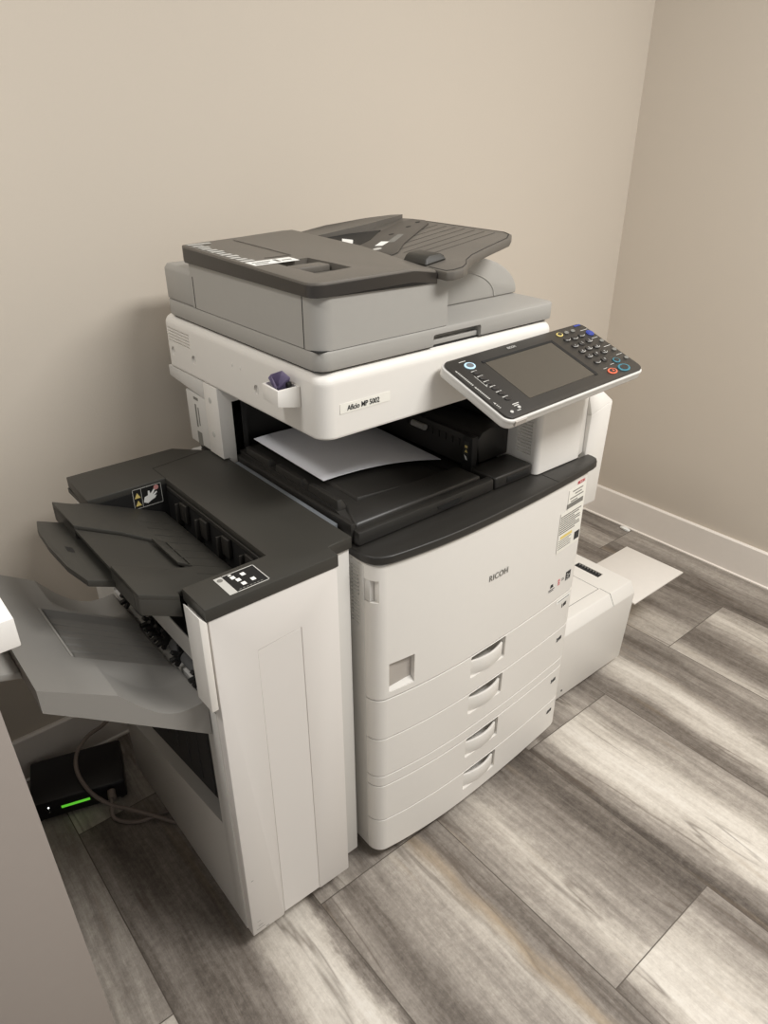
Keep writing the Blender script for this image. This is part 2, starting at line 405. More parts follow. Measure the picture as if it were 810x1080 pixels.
# the stickers at the right of the front cover
f = ff(.5425, .590)
stk = part('service_label', rects(f, [[(-.043, .002), (.046, .002), (.046, .147), (-.020, .147), (-.020, .100), (-.043, .1)]], .0003), 'plabel', cop, 'printed service sticker')
part('maker_mark', text('RICOH', frame((f @ Vector((.010, .151, 0))), f.col[0].xyz, f.col[1].xyz), .0105, sx=.85), 'red', stk, 'red lettering')
rs = []
for i, (a, b) in enumerate(((-.006, .034), (.004, .030), (-.014, .038), (-.010, .016))): rs.append((a, .139-.0075*i, b, .1415-.0075*i))
for i in range(9): rs.append((-.041, .089-.0052*i, random.choice((.036, .030, .038, .012, .02)), .0914-.0052*i))
for i in range(5): rs.append((-.040, .030-.005*i, random.choice((.010, .02, .002)), .0315-.005*i))
part('fine_print', rects(f, rs, .0003, .0004), 'inkg', stk)
part('print_bar', rects(f, [(-.022, .1035, .040, .1145)], .0003, .0004), 'inkg', stk, 'dark printed bar')
part('print_block', rects(f, [(.024, .010, .044, .030)], .0003, .0004), 'ink', stk, 'dark printed square')
part('yellow_patch', rects(f, [(-.034, .034, .012, .041)], .0002, .00035), 'yellow', stk, 'small yellow printed strip')
f = ff(.555, .497)
part('energy_mark', rects(f, [(.0, 0, .0195, .023)], .0003), 'ink', cop, 'small dark square emblem')
part('energy_mark_print', rects(f, [(.002, .002, .0175, .0035), (.003, .015, .008, .017), (.009, .012, .016, .014), (.004, .008, .012, .010)], .0003, .0004), 'line', cop)
part('recycling_mark', rects(ff(.50, .503), [[(-.006, .002), (.006, .002), (.004, .010), (-.004, .010)], (-.012, -.004, .012, -.0025), (-.010, -.008, .008, -.0065)], .0003), 'ink', cop)
part('approval_mark', rects(ff(.528, .503), [(-.004, .006, .004, .0075), (-.004, .009, .004, .0105), (-.003, .0, .003, .0035), (-.004, -.004, .004, -.002)], .0003), 'red', cop)
part('approval_print', rects(ff(.542, .505), [(-.004, .0, .007, .002), (-.003, .004, .006, .006)], .0003), 'inkg', cop)
part('drawer_label', rects(ff(.560, .442), [(-.030, 0, .028, .0095)], .0003), 'label', cop)
part('drawer_label_print', rects(ff(.560, .442), [(-.024, .0035, .022, .0055)], .0003, .0004), 'inkg', cop)

# black top slab
tp = [(x, y-.006) for x, y in smooth_front()[15:-3]]
top_pts = [(-.006, .05), (-.006, .02), (-.003, .004), (.004, -.010), (.014, -.0185)]+tp+[(.60, -.0155), (.617, -.011), (.628, -.001), (.631, .012), (.631, .024), (.600, .024), (.600, .60), (0, .60), (0, .05)]
part('top_cover', prism(top_pts, .7605, .777, 'z', .004, 3, 30), 'black', cop, 'black bowed top cover')
part('top_highlight', prism([(x, y-.002) for x, y in smooth_front()]+[(.60, .03), (0, .03)], .7565, .7605, 'z', .001, 1, 40), 'grey', cop, 'thin grey strip standing for a highlight under the black top')  # highlight below the slab drawn as a grey strip
part('cover_seam', box(.470, .4712, -.026, .02, .7768, .7774), 'deep', cop)

# inner output bay
tray_top = []
part('inner_frame', merge(box(.002, .598, .455, .60, .777, .962), box(.458, .598, .15, .455, .777, .962), box(.0, .03, .430, .46, .777, .93)), 'deep', cop, 'black inner frame of the output bay')
def tray_z(x, y):
    z = .824-.13*max(0, x-.03)
    z = max(z, .785)
    if y < .11: z = min(z, .803+(z-.803)*max(0, (y-.055)/.055))
    return z
def tfn(u, v):
    x = .008+u*.447; y = .036+v*.41
    return (x, y, tray_z(x, y))
tb = sheet(tfn, 36, 36, .001)
for v in tb.verts:
    pass
ot = bmesh.new()
T = [[ot.verts.new(tfn(i/36, j/36)) for j in range(37)] for i in range(37)]
Bt = [[ot.verts.new((v.co.x, v.co.y, .7775)) for v in row] for row in T]
for i in range(36):
    for j in range(36): ot.faces.new((T[i][j], T[i+1][j], T[i+1][j+1], T[i][j+1]))
    ot.faces.new((T[i][0], Bt[i][0], Bt[i+1][0], T[i+1][0])); ot.faces.new((T[i][36], T[i+1][36], Bt[i+1][36], Bt[i][36]))
    ot.faces.new((T[0][i], T[0][i+1], Bt[0][i+1], Bt[0][i])); ot.faces.new((T[36][i], Bt[36][i], Bt[36][i+1], T[36][i+1]))
ot.faces.new([Bt[0][0], Bt[0][36], Bt[36][36], Bt[36][0]]) if False else None
tb.free(); bmesh.ops.recalc_face_normals(ot, faces=ot.faces)
otray = part('output_tray', ot, 'black', cop, 'black output tray in the bay')
part('tray_rim', hexa([(.004, .030, .779), (.338, .030, .779), (.338, .046, .779), (.004, .046, .779), (.006, .0315, .803), (.338, .0315, .803), (.338, .0475, .8045), (.006, .0475, .8045)], .003), 'black', otray)
part('side_wall', box(.001, .012, .047, .440, .779, .815, .003), 'black', otray)
for i in range(3):
    y0 = .092+.112*i
    part('side_finger', hexa([(.010, y0, .800), (.040, y0, .800), (.040, y0+.100, .800), (.010, y0+.100, .800),
                              (.010, y0+.006, .838), (.021, y0+.006, .838), (.021, y0+.094, .838), (.010, y0+.094, .838)], .003), 'black', otray)
part('front_pad', hexa([(.014, .050, .800), (.325, .050, .790), (.325, .098, .790), (.014, .098, .800), (.018, .054, .8085), (.322, .054, .8075), (.300, .098, .818), (.030, .098, .8255)], .003), 'black', otray, 'sloping front pad of the tray')
part('paper_ledge', hexa([(.050, .099, .80), (.30, .099, .79), (.30, .40, .79), (.050, .40, .80), (.060, .104, .8265), (.17, .104, .8165), (.17, .40, .8165), (.060, .40, .8265)], .002), 'black', otray)
part('front_base', box(.342, .452, .030, .100, .7772, .804, .005, 3), 'black', otray, 'black raised block at the right of the tray')
part('block_inset', box(.375, .44, .0285, .031, .785, .797, .001), 'deep', otray)
part('finger_grip', prism([(.218+.030*math.cos(R(a)), .7935-.011*math.sin(R(a))) for a in range(0, 181, 15)], .0285, .031, 'y'), 'deep', otray, 'half round grip notch')
part('tray_rib', merge(*[hexa([(.20+.03*i, .13, .79), (.203+.03*i, .13, .79), (.203+.03*i, .40, .79), (.20+.03*i, .40, .79), (.20+.03*i, .13, tray_z(.2+.03*i, .2)+.002), (.203+.03*i, .13, tray_z(.2+.03*i, .2)+.002), (.203+.03*i, .40, tray_z(.2+.03*i, .2)+.002), (.20+.03*i, .40, tray_z(.2+.03*i, .2)+.002)]) for i in range(5)]), 'black', otray)
# exit unit with rounded top
eu = part('exit_unit', prism([(.372, .802), (.362, .845), (.362, .855), (.376, .868), (.40, .873), (.43, .870), (.455, .862), (.457, .802)], .102, .452, 'y', .004, 2, 30), 'black', cop, 'black exit unit with rounded top')
part('exit_wall', merge(box(.352, .3625, .125, .452, .795, .862, .002), *[box(.349, .353, .14+.02*i, .147+.02*i, .836, .850) for i in range(15)]), 'black', eu)
part('exit_roller', cyl((.345, .238, .846), (.345, .278, .846), .0065), 'grey', eu, 'pale ribbed roller')
part('hinge_block', box(.345, .3615, .100, .128, .79, .865, .002), 'deep', eu)
fr = frame((.3445, .122, .812), (0, -1, 0), (0, 0, 1))
st = part('heat_sticker', rects(fr, [(0, 0, .014, .042)], .0003, .0002), 'ink', eu)
part('sticker_print', rects(fr, [[(.003, .018), (.011, .018), (.007, .025)], (.003, .028, .010, .033)], .0003, .0006), 'yellow', eu)

part('sticker_print', rects(fr, [[(.002, .012), (.006, .003), (.011, .002), (.008, .009)]], .0003, .0006), 'label', eu)
# rear left pillar
part('rear_pillar', prism([(-.015, .778), (.02, .778), (.02, .9625), (-.0295, .9625), (-.0295, .8135), (-.015, .8135)], .430, .487, 'y', .001), 'white', cop)
part('rear_pillar_back', merge(box(-.0275, .02, .488, .575, .8135, .926, .0015), prism([(.4875, .926), (.640, .940), (.640, .9625), (.4875, .9625)], -.0295, .0, 'x', .001)), 'cool', cop)
for yy, zz in ((.463, .93), (.463, .858)):
    part('screw_plug', merge(cyl((-.0285, yy, zz), (-.0300, yy, zz), .0062, bev=.0005)), 'line', cop)
fr = frame((-.0277, .552, .812), (0, -1, 0), (0, 0, 1))
part('pillar_print', rects(fr, [(.01, .0, .03, .03), (.012, .04, .018, .09), (.024, .045, .028, .085), (.01, .10, .03, .106)], .0003), 'inkg', cop)

# support column and side door on the right
ctz = .9455
col = prism(rrect(.4535, .6015, .022, .150, .012, 8), .778, ctz, 'z', .001, 1, 60)
col = cut(col, *[box(.44, .4565, .040, .078, .818+.0068*i, .8215+.0068*i) for i in range(15)])
part('support_column', col, 'white', cop)
part('column_shoulder', hexa([(.6015, .028, .7785), (.625, .034, .7785), (.625, .15, .7785), (.6015, .15, .7785), (.6015, .028, .932), (.625, .036, .928), (.625, .15, .928), (.6015, .15, .932)], .002), 'white', cop)
sd = hexa([(.6265, .030, .637), (.697, .030, .637), (.697, .62, .637), (.6265, .62, .637), (.6265, .024, .866), (.699, .024, .884), (.699, .62, .884), (.6265, .62, .866)], .004)
sd2 = hexa([(.6265, .024, .865), (.699, .024, .883), (.699, .62, .883), (.6265, .62, .865), (.6265, .040, .922), (.660, .040, .920), (.660, .62, .920), (.6265, .62, .922)], .003)
sd = merge(sd, sd2, hexa([(.6265, .055, .615), (.672, .055, .615), (.672, .60, .615), (.6265, .60, .615), (.6265, .030, .640), (.697, .030, .640), (.697, .62, .640), (.6265, .62, .640)], .003))
part('side_door', sd, 'white', cop, 'white right side door')
part('side_link', box(.6005, .628, .06, .60, .62, .93, .003), 'cool', cop)

# scanner housing
def scan_pts(o=0): return rrect(-.030-o, .5335+o, .0735-o, .642+o, .026, 20)
sc = bmesh.new()
levels = [(.963, -.006), (.965, -.001), (.968, 0), (1.054, 0), (1.0575, -.0003), (1.061, -.0012), (1.064, -.0025), (1.067, -.0045), (1.0695, -.007), (1.0715, -.010), (1.0730, -.0135), (1.0735, -.016)]
rings = [[sc.verts.new((x, y, z)) for x, y in scan_pts(o)] for z, o in levels]
for a, b in zip(rings, rings[1:]):
    n = len(a)
    for i in range(n): sc.faces.new((a[i], a[(i+1) % n], b[(i+1) % n], b[i]))
sc.faces.new(rings[0][::-1]); sc.faces.new(rings[-1]); bmesh.ops.recalc_face_normals(sc, faces=sc.faces)
sc = cut(sc, *([box(-.04, -.0265, .522, .630, 1.020+.0063*i, 1.0232+.0063*i) for i in range(5)]+[cyl((-.04, yy, zz), (-.0245, yy, zz), .0088) for yy, zz in ((.603, 1.000), (.511, 1.001), (.272, 1.002))]))
scan = part('scanner_housing', sc, 'white', cop, 'white scanner housing', ang=0)
for yy, zz in ((.603, 1.004), (.511, 1.003), (.272, 1.003)):
    part('screw_plug', cyl((-.0243, yy, zz-.001), (-.0268, yy, zz-.001), .0070, bev=.0008), 'cool', scan)
part('screw_plug', cyl((-.029, .355, 1.028), (-.0308, .355, 1.028), .003), 'white', scan)
part('screw_plug', cyl((-.029, .325, 1.028), (-.0308, .325, 1.028), .003), 'white', scan)
f = frame((.005, .0733, 1.005), (1, 0, 0), (0, 0, 1))
npl = part('name_plate', rects(f, [[(x-.0, y) for x, y in rrect(0, .104, .0, .0165, .001, 2)]], .0006), 'plabel', scan, 'pale strip with model lettering')
part('lettering', text('Aficio MP 5002', frame((.019, .0727, 1.0087), (1, 0, 0), (0, 0, 1)), .0125, shear=.05, bold=.0001, sx=.86), 'ink', npl)
# clip pocket
def pocket():
    o = hexa([(-.074, .130, 1.0185), (-.0305, .130, 1.009), (-.0305, .188, 1.009), (-.070, .182, 1.019), (-.073, .130, 1.0455), (-.0305, .130, 1.0455), (-.0305, .190, 1.0455), (-.070, .182, 1.0455)], .0015)
    i = hexa([(-.069, .134, 1.0225), (-.0345, .134, 1.015), (-.0345, .186, 1.015), (-.066, .178, 1.0225), (-.0695, .1335, 1.06), (-.0335, .1335, 1.06), (-.0335, .187, 1.06), (-.066, .1785, 1.06)])
    return cut(o, i)
part('clip_pocket', pocket(), 'white', scan, 'small white open pocket')

# lid
lid = prism(rrect(-.028, .5365, .078, .612, .024, 7), 1.076, 1.107, 'z', .003, 2, 30)
lid = cut(lid, box(.210, .326, .06, .096, 1.070, 1.0965, .004))
lidp = part('scanner_lid', lid, 'grey', cop, 'mid grey scanner lid')
part('lid_gasket', prism(rrect(-.022, .530, .086, .605, .02, 4), 1.0725, 1.0765), 'deep', cop)
part('grip_lip', box(.212, .324, .086, .094, 1.0765, 1.085, .001), 'grey', lidp)
# document feeder
fx = [.0, .06, .12, .16, .175, .19, .20, .21, .22, .228, .234, .239, .242]
def ftop(x): return 1.1885 if x < .16 else 1.1885-.0195*((x-.16)/.082)**1.8
fpoly = [(-.0275+.030*(1-math.sin(R(t))), .080+.030*(1-math.cos(R(t)))) for t in range(90, -1, -5)]+[(x, .080) for x in fx[1:]]+[(x, .487) for x in fx[::-1]]+[(-.0275, .487)]
fb = prism(fpoly, 1.108, 1.1885, 'z')
for v in fb.verts:
    if v.co.z > 1.15: v.co.z = ftop(v.co.x)
fbo = part('feeder_body', fb, 'grey', cop, 'mid grey document feeder body', ang=20)
for ya, zb_ in ((.1055, 1.188), (.477, 1.165)): part('body_seam', box(-.0281, -.027, ya+(.010 if ya < .2 else 0), ya+.0015+(.010 if ya < .2 else 0), 1.108, zb_), 'deep', fbo)
part('feeder_foot_seam', box(-.026, .240, .0815, .486, 1.1068, 1.1085), 'deep', fbo)
part('feeder_hinge', prism([(-.027, 1.108), (-.027, 1.166), (-.020, 1.174), (.235, 1.174), (.240, 1.168), (.240, 1.108)], .489, .600, 'y', .003, 2), 'grey', cop, 'grey rear hinge cover')
# dark feeder cover with rounded front left corner and tapering right end
def cover_top(x, y): return 1.2115+.006*max(0, (y-.2)/.3)
cpts = [(-.0335, .495), (-.0335, .098), (-.031, .088), (-.024, .080), (-.012, .0765), (.15, .0765), (.185, .077), (.213, .079), (.216, .10), (.232, .30), (.234, .535), (.20, .535), (.1, .515)]
cb = prism(cpts, 1.190, 1.2115, 'z', .003, 2, 30)
cb = cut(cb, hexa([(.018, .137, 1.200), (.092, .148, 1.200), (.080, .258, 1.200), (.010, .255, 1.200), (.018, .141, 1.23), (.092, .151, 1.23), (.086, .258, 1.23), (.016, .255, 1.23)]))
for v in cb.verts:
    w_ = max(0, min(1, (.30-v.co.y)/.12))
    if v.co.z > 1.2: v.co.z += .008*max(0, (v.co.y-.15)/.35)-max(0, v.co.x-.16)*.17*w_
    else: v.co.z -= max(0, v.co.x-.165)*.17*w_
cvr = part('feeder_cover', cb, 'cover', cop, 'dark taupe feeder cover')
part('grip_well_shade', hexa([(.0195, .142, 1.2), (.0900, .1525, 1.2), (.0785, .2565, 1.2), (.0115, .2535, 1.2), (.0195, .142, 1.2008), (.0900, .1525, 1.2008), (.0785, .2565, 1.2008), (.0115, .2535, 1.2008)]), 'deep', cvr)  # black sheet, shade inside the grip hole put into its colour
part('grip_bar', box(.0185, .0835, .196, .226, 1.2008, 1.2115, .002, 2), 'cover', cvr)
rimb = prism([(-.0345, .488), (-.0345, .098), (-.032, .087), (-.024, .079), (-.012, .0752), (.16, .0752), (.17, .0752), (.18, .0755), (.19, .0758), (.20, .0765), (.2145, .0775), (.2145, .0815), (.20, .081), (.19, .080), (.18, .080), (.17, .079), (.16, .079), (-.012, .08), (-.022, .0835), (-.0295, .0905), (-.031, .099), (-.031, .488)], 1.1895, 1.2075, 'z', .0008, 1, 50)
for v in rimb.verts:
    v.co.z -= max(0, v.co.x-.163)*.17
    if v.co.z > 1.2: v.co.z += .008*max(0, (v.co.y-.15)/.35)
part('cover_rim', rimb, 'rim', cvr, 'dark glossy rim')
f = frame((-.012, .27, 1.2145), (0, 1, -.0), (-1, 0, 0)); f = frame((-.014, .275, 1.2143), (0, 1, .023), (-1, 0, 0))
ilab = part('instruction_label', rects(frame((-.028, .245, 1.2142), (1, 0, 0), (0, 1, .0229)), [(0, .0, .085, .032)], .0004), 'label', cvr, 'white instruction sticker')
part('label_print', rects(frame((-.028, .245, 1.2142), (1, 0, 0), (0, 1, .0229)), [(.006, .006, .03, .010), (.006, .018, .04, .021), (.048, .008, .054, .026), (.06, .012, .078, .016)], .0003, .0006), 'inkg', cvr)
part('printed_rows', rects(frame((-.028, .285, 1.2152), (1, 0, 0), (0, 1, .0229)), [(.0+.002*(i % 2), .0+.017*i, .024-.003*(i % 3), .010+.017*i) for i in range(11)]+[(.0, .190, .045, .200)], .0003), 'line', cvr, 'pale printed symbols')
part('cover_groove', rects(frame((.02, .285, 1.2152), (1, 0, 0), (0, 1, .0229)), [[(.0, .008), (.052, .008), (.050, .200), (.0475, .200), (.0495, .0105), (.0, .0105)]], .0003), 'coverd', cvr)

# feeder paper tray, rises to the right
k = .13
def tz(x): return 1.2015+k*(x-.2)
otl = [(.236, .470), (.30, .490), (.385, .478), (.440, .462), (.457, .445), (.461, .42), (.458, .150), (.448, .128), (.425, .112), (.36, .100), (.308, .088), (.280, .074), (.262, .056), (.243, .046), (.224, .048), (.214, .056), (.2165, .10), (.232, .30)]
tr = prism(otl, 0, 1, 'z')
for v in tr.verts: v.co.z = tz(v.co.x)+(-.001 if v.co.z > .5 else -.016)
add_bevel(tr, .003, 2, 30)
trp = part('feeder_tray', tr, 'cover', cop, 'dark taupe document tray')
inner = [(.262, .455), (.38, .455), (.445, .43), (.448, .160), (.42, .125), (.36, .113), (.300, .100), (.272, .086), (.255, .064), (.236, .060), (.240, .11)]
gr = []
for i in range(8):
    y = .165+.026*i; gr.append([(.262+.0*i, y), (.442, y), (.442, y+.0012), (.262, y+.0012)])
b = rects(Matrix.Identity(4), gr, 1); 
for v in b.verts: v.co.z = tz(v.co.x)-.0008+(.0004 if v.co.z > .5 else 0)
part('tray_groove', b, 'coverd', trp)
rim = merge(*[prism([a, c, (c[0]+(.355-c[0])*.012, c[1]+(.27-c[1])*.012), (a[0]+(.355-a[0])*.012, a[1]+(.27-a[1])*.012)], 0, 1) for a, c in zip([(p[0]+(.355-p[0])*.03, p[1]+(.27-p[1])*.03) for p in otl[5:16]], [(p[0]+(.355-p[0])*.03, p[1]+(.27-p[1])*.03) for p in otl[6:17]])])
for v in rim.verts: v.co.z = tz(v.co.x)-.0008+(.0003 if v.co.z > .5 else 0)
part('edge_line', rim, 'deep', trp)
def sloped(pts, lift, th):
    b = prism(pts, 0, 1)
    for v in b.verts: v.co.z = tz(v.co.x)-.001+lift+(th if v.co.z > .5 else 0)
    return b
pad = sloped([(.232, .31), (.240, .345), (.42, .415), (.452, .405), (.455, .372), (.44, .345), (.30, .262), (.255, .225), (.236, .222)], .0002, .0022); add_bevel(pad, .0012, 2)
pp = part('slide_plate', pad, 'coverd', trp, 'darker tapered plate')
for a, b_ in ((.434, .372), (.398, .360), (.338, .342)):
    part('plate_hole', sloped(ring_pts(a, b_, .006, .0045), .0023, .0004), 'deep', pp)
part('plate_print', sloped([(.29, .30), (.345, .33), (.350, .318), (.30, .288)], .0023, .0004), 'inkg', pp)
part('plate_sticker', sloped([(.262, .300), (.290, .315), (.297, .300), (.270, .288)], .0023, .0005), 'label', pp, 'small white sticker')
part('plate_sticker', sloped(ring_pts(.250, .278, .009, .007), .0023, .0005), 'line', pp, 'round pale sticker')
g = prism([(.219, 1.203), (.223, 1.215), (.230, 1.219), (.256, 1.2205), (.264, 1.217), (.268, 1.2095)], .112, .172, 'y', .003, 2)
for v in g.verts:
    if v.co.z > 1.212: v.co.y += (.142-v.co.y)*.10
part('paper_guide', g, 'fin', trp, 'dark sliding paper guide', ang=20)
back = prism([(.224, .470), (.228, .531), (.30, .512), (.385, .482), (.44, .464), (.457, .446), (.44, .440), (.33, .425)], 0, 1)
for v in back.verts: v.co.z = tz(v.co.x)-.001+((.012*(1-abs(v.co.x-.34)/.2)+.002) if v.co.z > .5 else 0)
part('back_rail', back, 'cover', trp)
part('tray_well', sloped([(.228, .462), (.30, .432), (.352, .392), (.29, .348), (.230, .325)], .0004, .0024), 'deep', trp, 'dark opening behind the tray')
part('well_tag', sloped([(.232, .362), (.262, .402), (.266, .372), (.25, .352)], .0030, .002), 'label', trp, 'white torn tag')
# rounded stand under the tray
arc = [(.350+.190*math.cos(R(a)), 1.107+.088*math.sin(R(a))) for a in range(0, 91, 6)]
fs = part('feeder_stand', prism([(.262, 1.1075)]+[(.54-.002, 1.1075)]+arc[1:]+[(.262, 1.193)], .185, .40, 'y', .003, 2, 50), 'grey', cop, 'rounded grey feeder support', ang=50)
arc2 = [(.335+.14*math.cos(R(a)), 1.109+.062*math.sin(R(a))) for a in range(0, 91, 6)]+[(.335+.136*math.cos(R(a)), 1.109+.059*math.sin(R(a))) for a in range(90, -1, -6)]
part('arc_rib', prism(arc2, .1835, .187, 'y', .001, 1, 50), 'grey', fs)

# control panel
PO = Vector((.415, -.012, 1.024)); ph, tl = .047, .362
a = Vector((math.cos(ph), math.sin(ph), 0)); b = Vector((-math.sin(ph)*math.cos(tl), math.cos(ph)*math.cos(tl), math.sin(tl)))
PF = frame(PO, a, b)
def pbm(pts, z0, z1, bev=0, seg=2, ang=30):
    q = prism(pts, z0, z1, 'z', bev, seg, ang); q.transform(PF); return q
cp = part('control_panel', pbm(rrect(-.2065, .2065, -.085, .085, .017, 8), -.022, -.003, .004, 3, 30), 'cool', cop, 'tilted control panel with grey edge')
part('panel_face', pbm(rrect(-.204, .204, -.0825, .0825, .015, 8), -.004, .001, .0015, 2, 30), 'panel', cp, 'dark panel face')
part('edge_trim', pbm(rrect(-.2075, .2075, -.086, .086, .018, 8), -.010, -.0035, .002, 2, 30), 'cool', cp, 'pale edge trim')
part('screen', pbm(rrect(-.122, .070, -.056, .0525, .001, 2), .0008, .0016), 'lcd', cp, 'grey touch screen')
part('screen_bezel', merge(pbm([(-.127, .0525), (.078, .0525), (.078, .058), (-.127, .058)], .0008, .0022), pbm([(.070, -.059), (.078, -.059), (.078, .0525), (.070, .0525)], .0008, .0022)), 'deep', cp)
part('lettering', text('RICOH', PF @ Matrix.Translation((-.041, .0685, .001)), .0075, bold=.0001), 'line', cp)
def keyset(pos, rx, ry, m, mm, name='key'):
    out = []
    for x, y in pos:
        q = pbm(ring_pts(x, y, rx, ry), .0009, .0035, .0008, 1); out.append(part(name, q, m, cp))
    return out
keyset([(.1164-.002, .0475), (.113, .0257), (.1125, .007), (.1125, -.0106), (.1129, -.0305), (.137, .0455), (.162, .0476), (.162, .0272), (.1612, .0072), (.161, -.0123), (.137, .0088), (.137, .0270), (.137, -.0105), (.1371, -.0305)][:14], .0088, .0062, 'keyd', None)
for s_, x_, y_ in (('1', .1130, .0257), ('2', .137, .027), ('3', .162, .0272), ('4', .1125, .007), ('5', .137, .0088), ('6', .1612, .0072), ('7', .1125, -.0106), ('8', .137, -.0105), ('9', .161, -.0123), ('0', .1371, -.0305)): part('key_print', text(s_, PF @ Matrix.Translation((x_-.002, y_-.0025, .0035)), .007), 'line', cp)
crescents = []
for x, y in ((.1144, .0475), (.113, .0257), (.1125, .007), (.1125, -.0106), (.1129, -.0305), (.137, .0455), (.162, .0476), (.162, .0272), (.1612, .0072), (.161, -.0123), (.137, .0088)):
    crescents.append([(x+.0075*math.cos(R(t)), y+.0052*math.sin(R(t))) for t in range(200, 341, 14)]+[(x+.0068*math.cos(R(t)), y+.0040*math.sin(R(t))) for t in range(340, 199, -14)])
part('key_edge', rects(PF, crescents, .0004, .0035), 'line', cp)
keyset([(.1925, .0174), (.1930, -.0145), (.194, -.0444), (.135, .066), (.156, .066)], .0060, .0042, 'inkg', None)
def ringkey(x, y, rx, ry, m, core='keyd'):
    part('key', pbm(ring_pts(x, y, rx, ry), .0009, .0030, .0005, 1), m, cp)
    part('key_cap', pbm(ring_pts(x, y, rx*.68, ry*.68), .003, .0038, .0003, 1), core, cp)
ringkey(.1126, .0659, .0085, .0062, 'yellow'); ringkey(-.1593, .0555, .0120, .0090, 'lblue', 'steel')
ringkey(.1909, .0471, .0095, .0085, 'blue', 'blue'); ringkey(.1145+.004, -.0639, .0130, .0080, 'orange'); ringkey(.1555, -.0655, .0165, .0105, 'teal'); ringkey(.1616, -.0424, .0095, .0075, 'teal')
part('key_print', rects(PF, [[(.1185-.003, -.0665), (.1185+.003, -.0665), (.1185, -.061)]], .0003, .0040), 'orange', cp)
part('indicator', pbm([(.176, .0755), (.196, .0755), (.196, .0795), (.176, .0795)], .0009, .0016), 'blue', cp, 'blue indicator bar')
keyset([(-.163, .0353-.0152*i) for i in range(6)], .0075, .0048, 'keyd', None)
part('panel_print', rects(PF, [(-.170, .0405-.0152*i, -.156, .0422-.0152*i) for i in range(6)]+[(-.1745, .030, -.1735, -.002), (-.174, .0015, -.168, .003)]
     + [[(-.1985, .050), (-.1945, .050), (-.1965, .0555)], [(-.1985, .0025), (-.1945, .0025), (-.1965, .008)], [(-.1985, -.043), (-.1945, -.043), (-.1965, -.0375)]]
     + [(-.198, .046-.0035*i, -.1945, .048-.0035*i) for i in range(11)]+[(-.198, -.001-.0035*i, -.1945, .001-.0035*i) for i in range(9)]+[(-.198, -.047-.0035*i, -.1945, -.0455-.0035*i) for i in range(3)]
     + [(-.168, -.057, -.152, -.055), (-.168, -.061, -.156, -.059), (-.172, -.072, -.163, -.0705), (.176, .060, .200, .0612), (.178, .031, .198, .0322), (.178, .0, .200, .0012), (.180, -.030, .200, -.0288), (.135, -.0475, .148, -.0465), (.106, -.052, .118, -.051), (-.172, .070, -.155, .0715)], .0003, .001), 'line', cp)
keyset([(-.186, -.0705), (-.163, -.0665)], .0035, .003, 'line', None, 'indicator_lamp')
part('card_slot_cap', pbm([(-.190, -.0885), (-.162, -.0885), (-.162, -.0855), (-.190, -.0855)], -.014, -.005), 'windowg', cp)
arm = hexa([(.42, .02, .944), (.585, .02, .944), (.585, .12, .944), (.42, .12, .944), (.40, -.01, .998), (.56, -.005, .998), (.56, .066, 1.018), (.40, .060, 1.018)], .004)
part('panel_arm', arm, 'cool', cp)
cop_children = None

# things in the pocket and on the tray
scrap = bmesh.new()
vs = [scrap.verts.new(p) for p in ((-.045, .182, 1.024), (-.042, .152, 1.022), (-.040, .143, 1.058), (-.045, .158, 1.067), (-.058, .181, 1.052), (-.062, .165, 1.026), (-.066, .142, 1.048), (-.058, .172, 1.060))]
for q in ((0, 1, 2, 3), (0, 3, 4), (0, 5, 6, 7), (5, 1, 2), (5, 2, 6), (7, 3, 4)):
    try: scrap.faces.new([vs[i] for i in q])
    except Exception: pass
bmesh.ops.solidify(scrap, geom=scrap.faces[:], thickness=.0006)
single('paper_scrap', scrap, 'violet', 'crumpled pale violet paper scrap sticking out of the small white pocket on the scanner side', 'paper')
single('binder_clip', prism([(.137, 1.022), (.147, 1.022), (.146, 1.050), (.1415, 1.053), (.138, 1.050)], -.048, -.040, 'x', .0015), 'deep', 'small black clip lying in the white pocket beside the violet scrap', 'clip')
def pf(u, v):
    x = .044+u*.300-.004*v; y = .186+v*.240; t = x-.05
    z = .834+.008*v-.5*max(0, t)**2+.003*math.sin(3*u)*v
    return (x, y, max(z, tray_z(x, .3)+.003))
single('paper_sheet', sheet(pf, 30, 12, .0012), 'paper', 'white sheet of paper lying in the black output tray under the scanner', 'paper')

# ------------------------------------------------------------ finisher
fin = thing('output_finisher', 'tall off-white finisher with charcoal top and two slanted trays, left of the copier', 'finisher', (-.16, .28, 0))
fbod = box(-.296, -.0195, .026, .552, .032, .789, .003)
fbod = cut(fbod,
   box(-.35, -.157, .064, .429, .705, .83),
   box(-.35, -.262, .045, .425, .612, .662, .002),
   prism([(.062, .296), (.500, .212), (.500, .56), (.062, .56)], -.35, -.270, 'x'))
fb_ = part('body', fbod, 'cool', fin)
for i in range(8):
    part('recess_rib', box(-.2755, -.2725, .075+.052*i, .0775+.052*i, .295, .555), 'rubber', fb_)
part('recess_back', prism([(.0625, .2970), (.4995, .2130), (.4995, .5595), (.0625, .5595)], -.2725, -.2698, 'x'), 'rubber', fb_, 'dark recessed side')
dr = prism([(-.298, .046), (-.229, .046), (-.2285, .052), (-.144, .050), (-.1435, .047), (-.0705, .046), (-.0705, .789), (-.298, .789)], -.009, .0258, 'y', .0025, 2, 30)
groove = prism([(-.228, .0405), (-.226, .700), (-.144, .7055), (-.1435, .0405)], -.03, -.0078, 'y')
dr = cut(dr, groove)
dp = part('front_door', dr, 'door', fin)
part('door_inset', prism([(-.2272, .0525), (-.2252, .6990), (-.1452, .7042), (-.1447, .0505)], -.0085, -.0065, 'y', .0006, 1), 'door', dp)
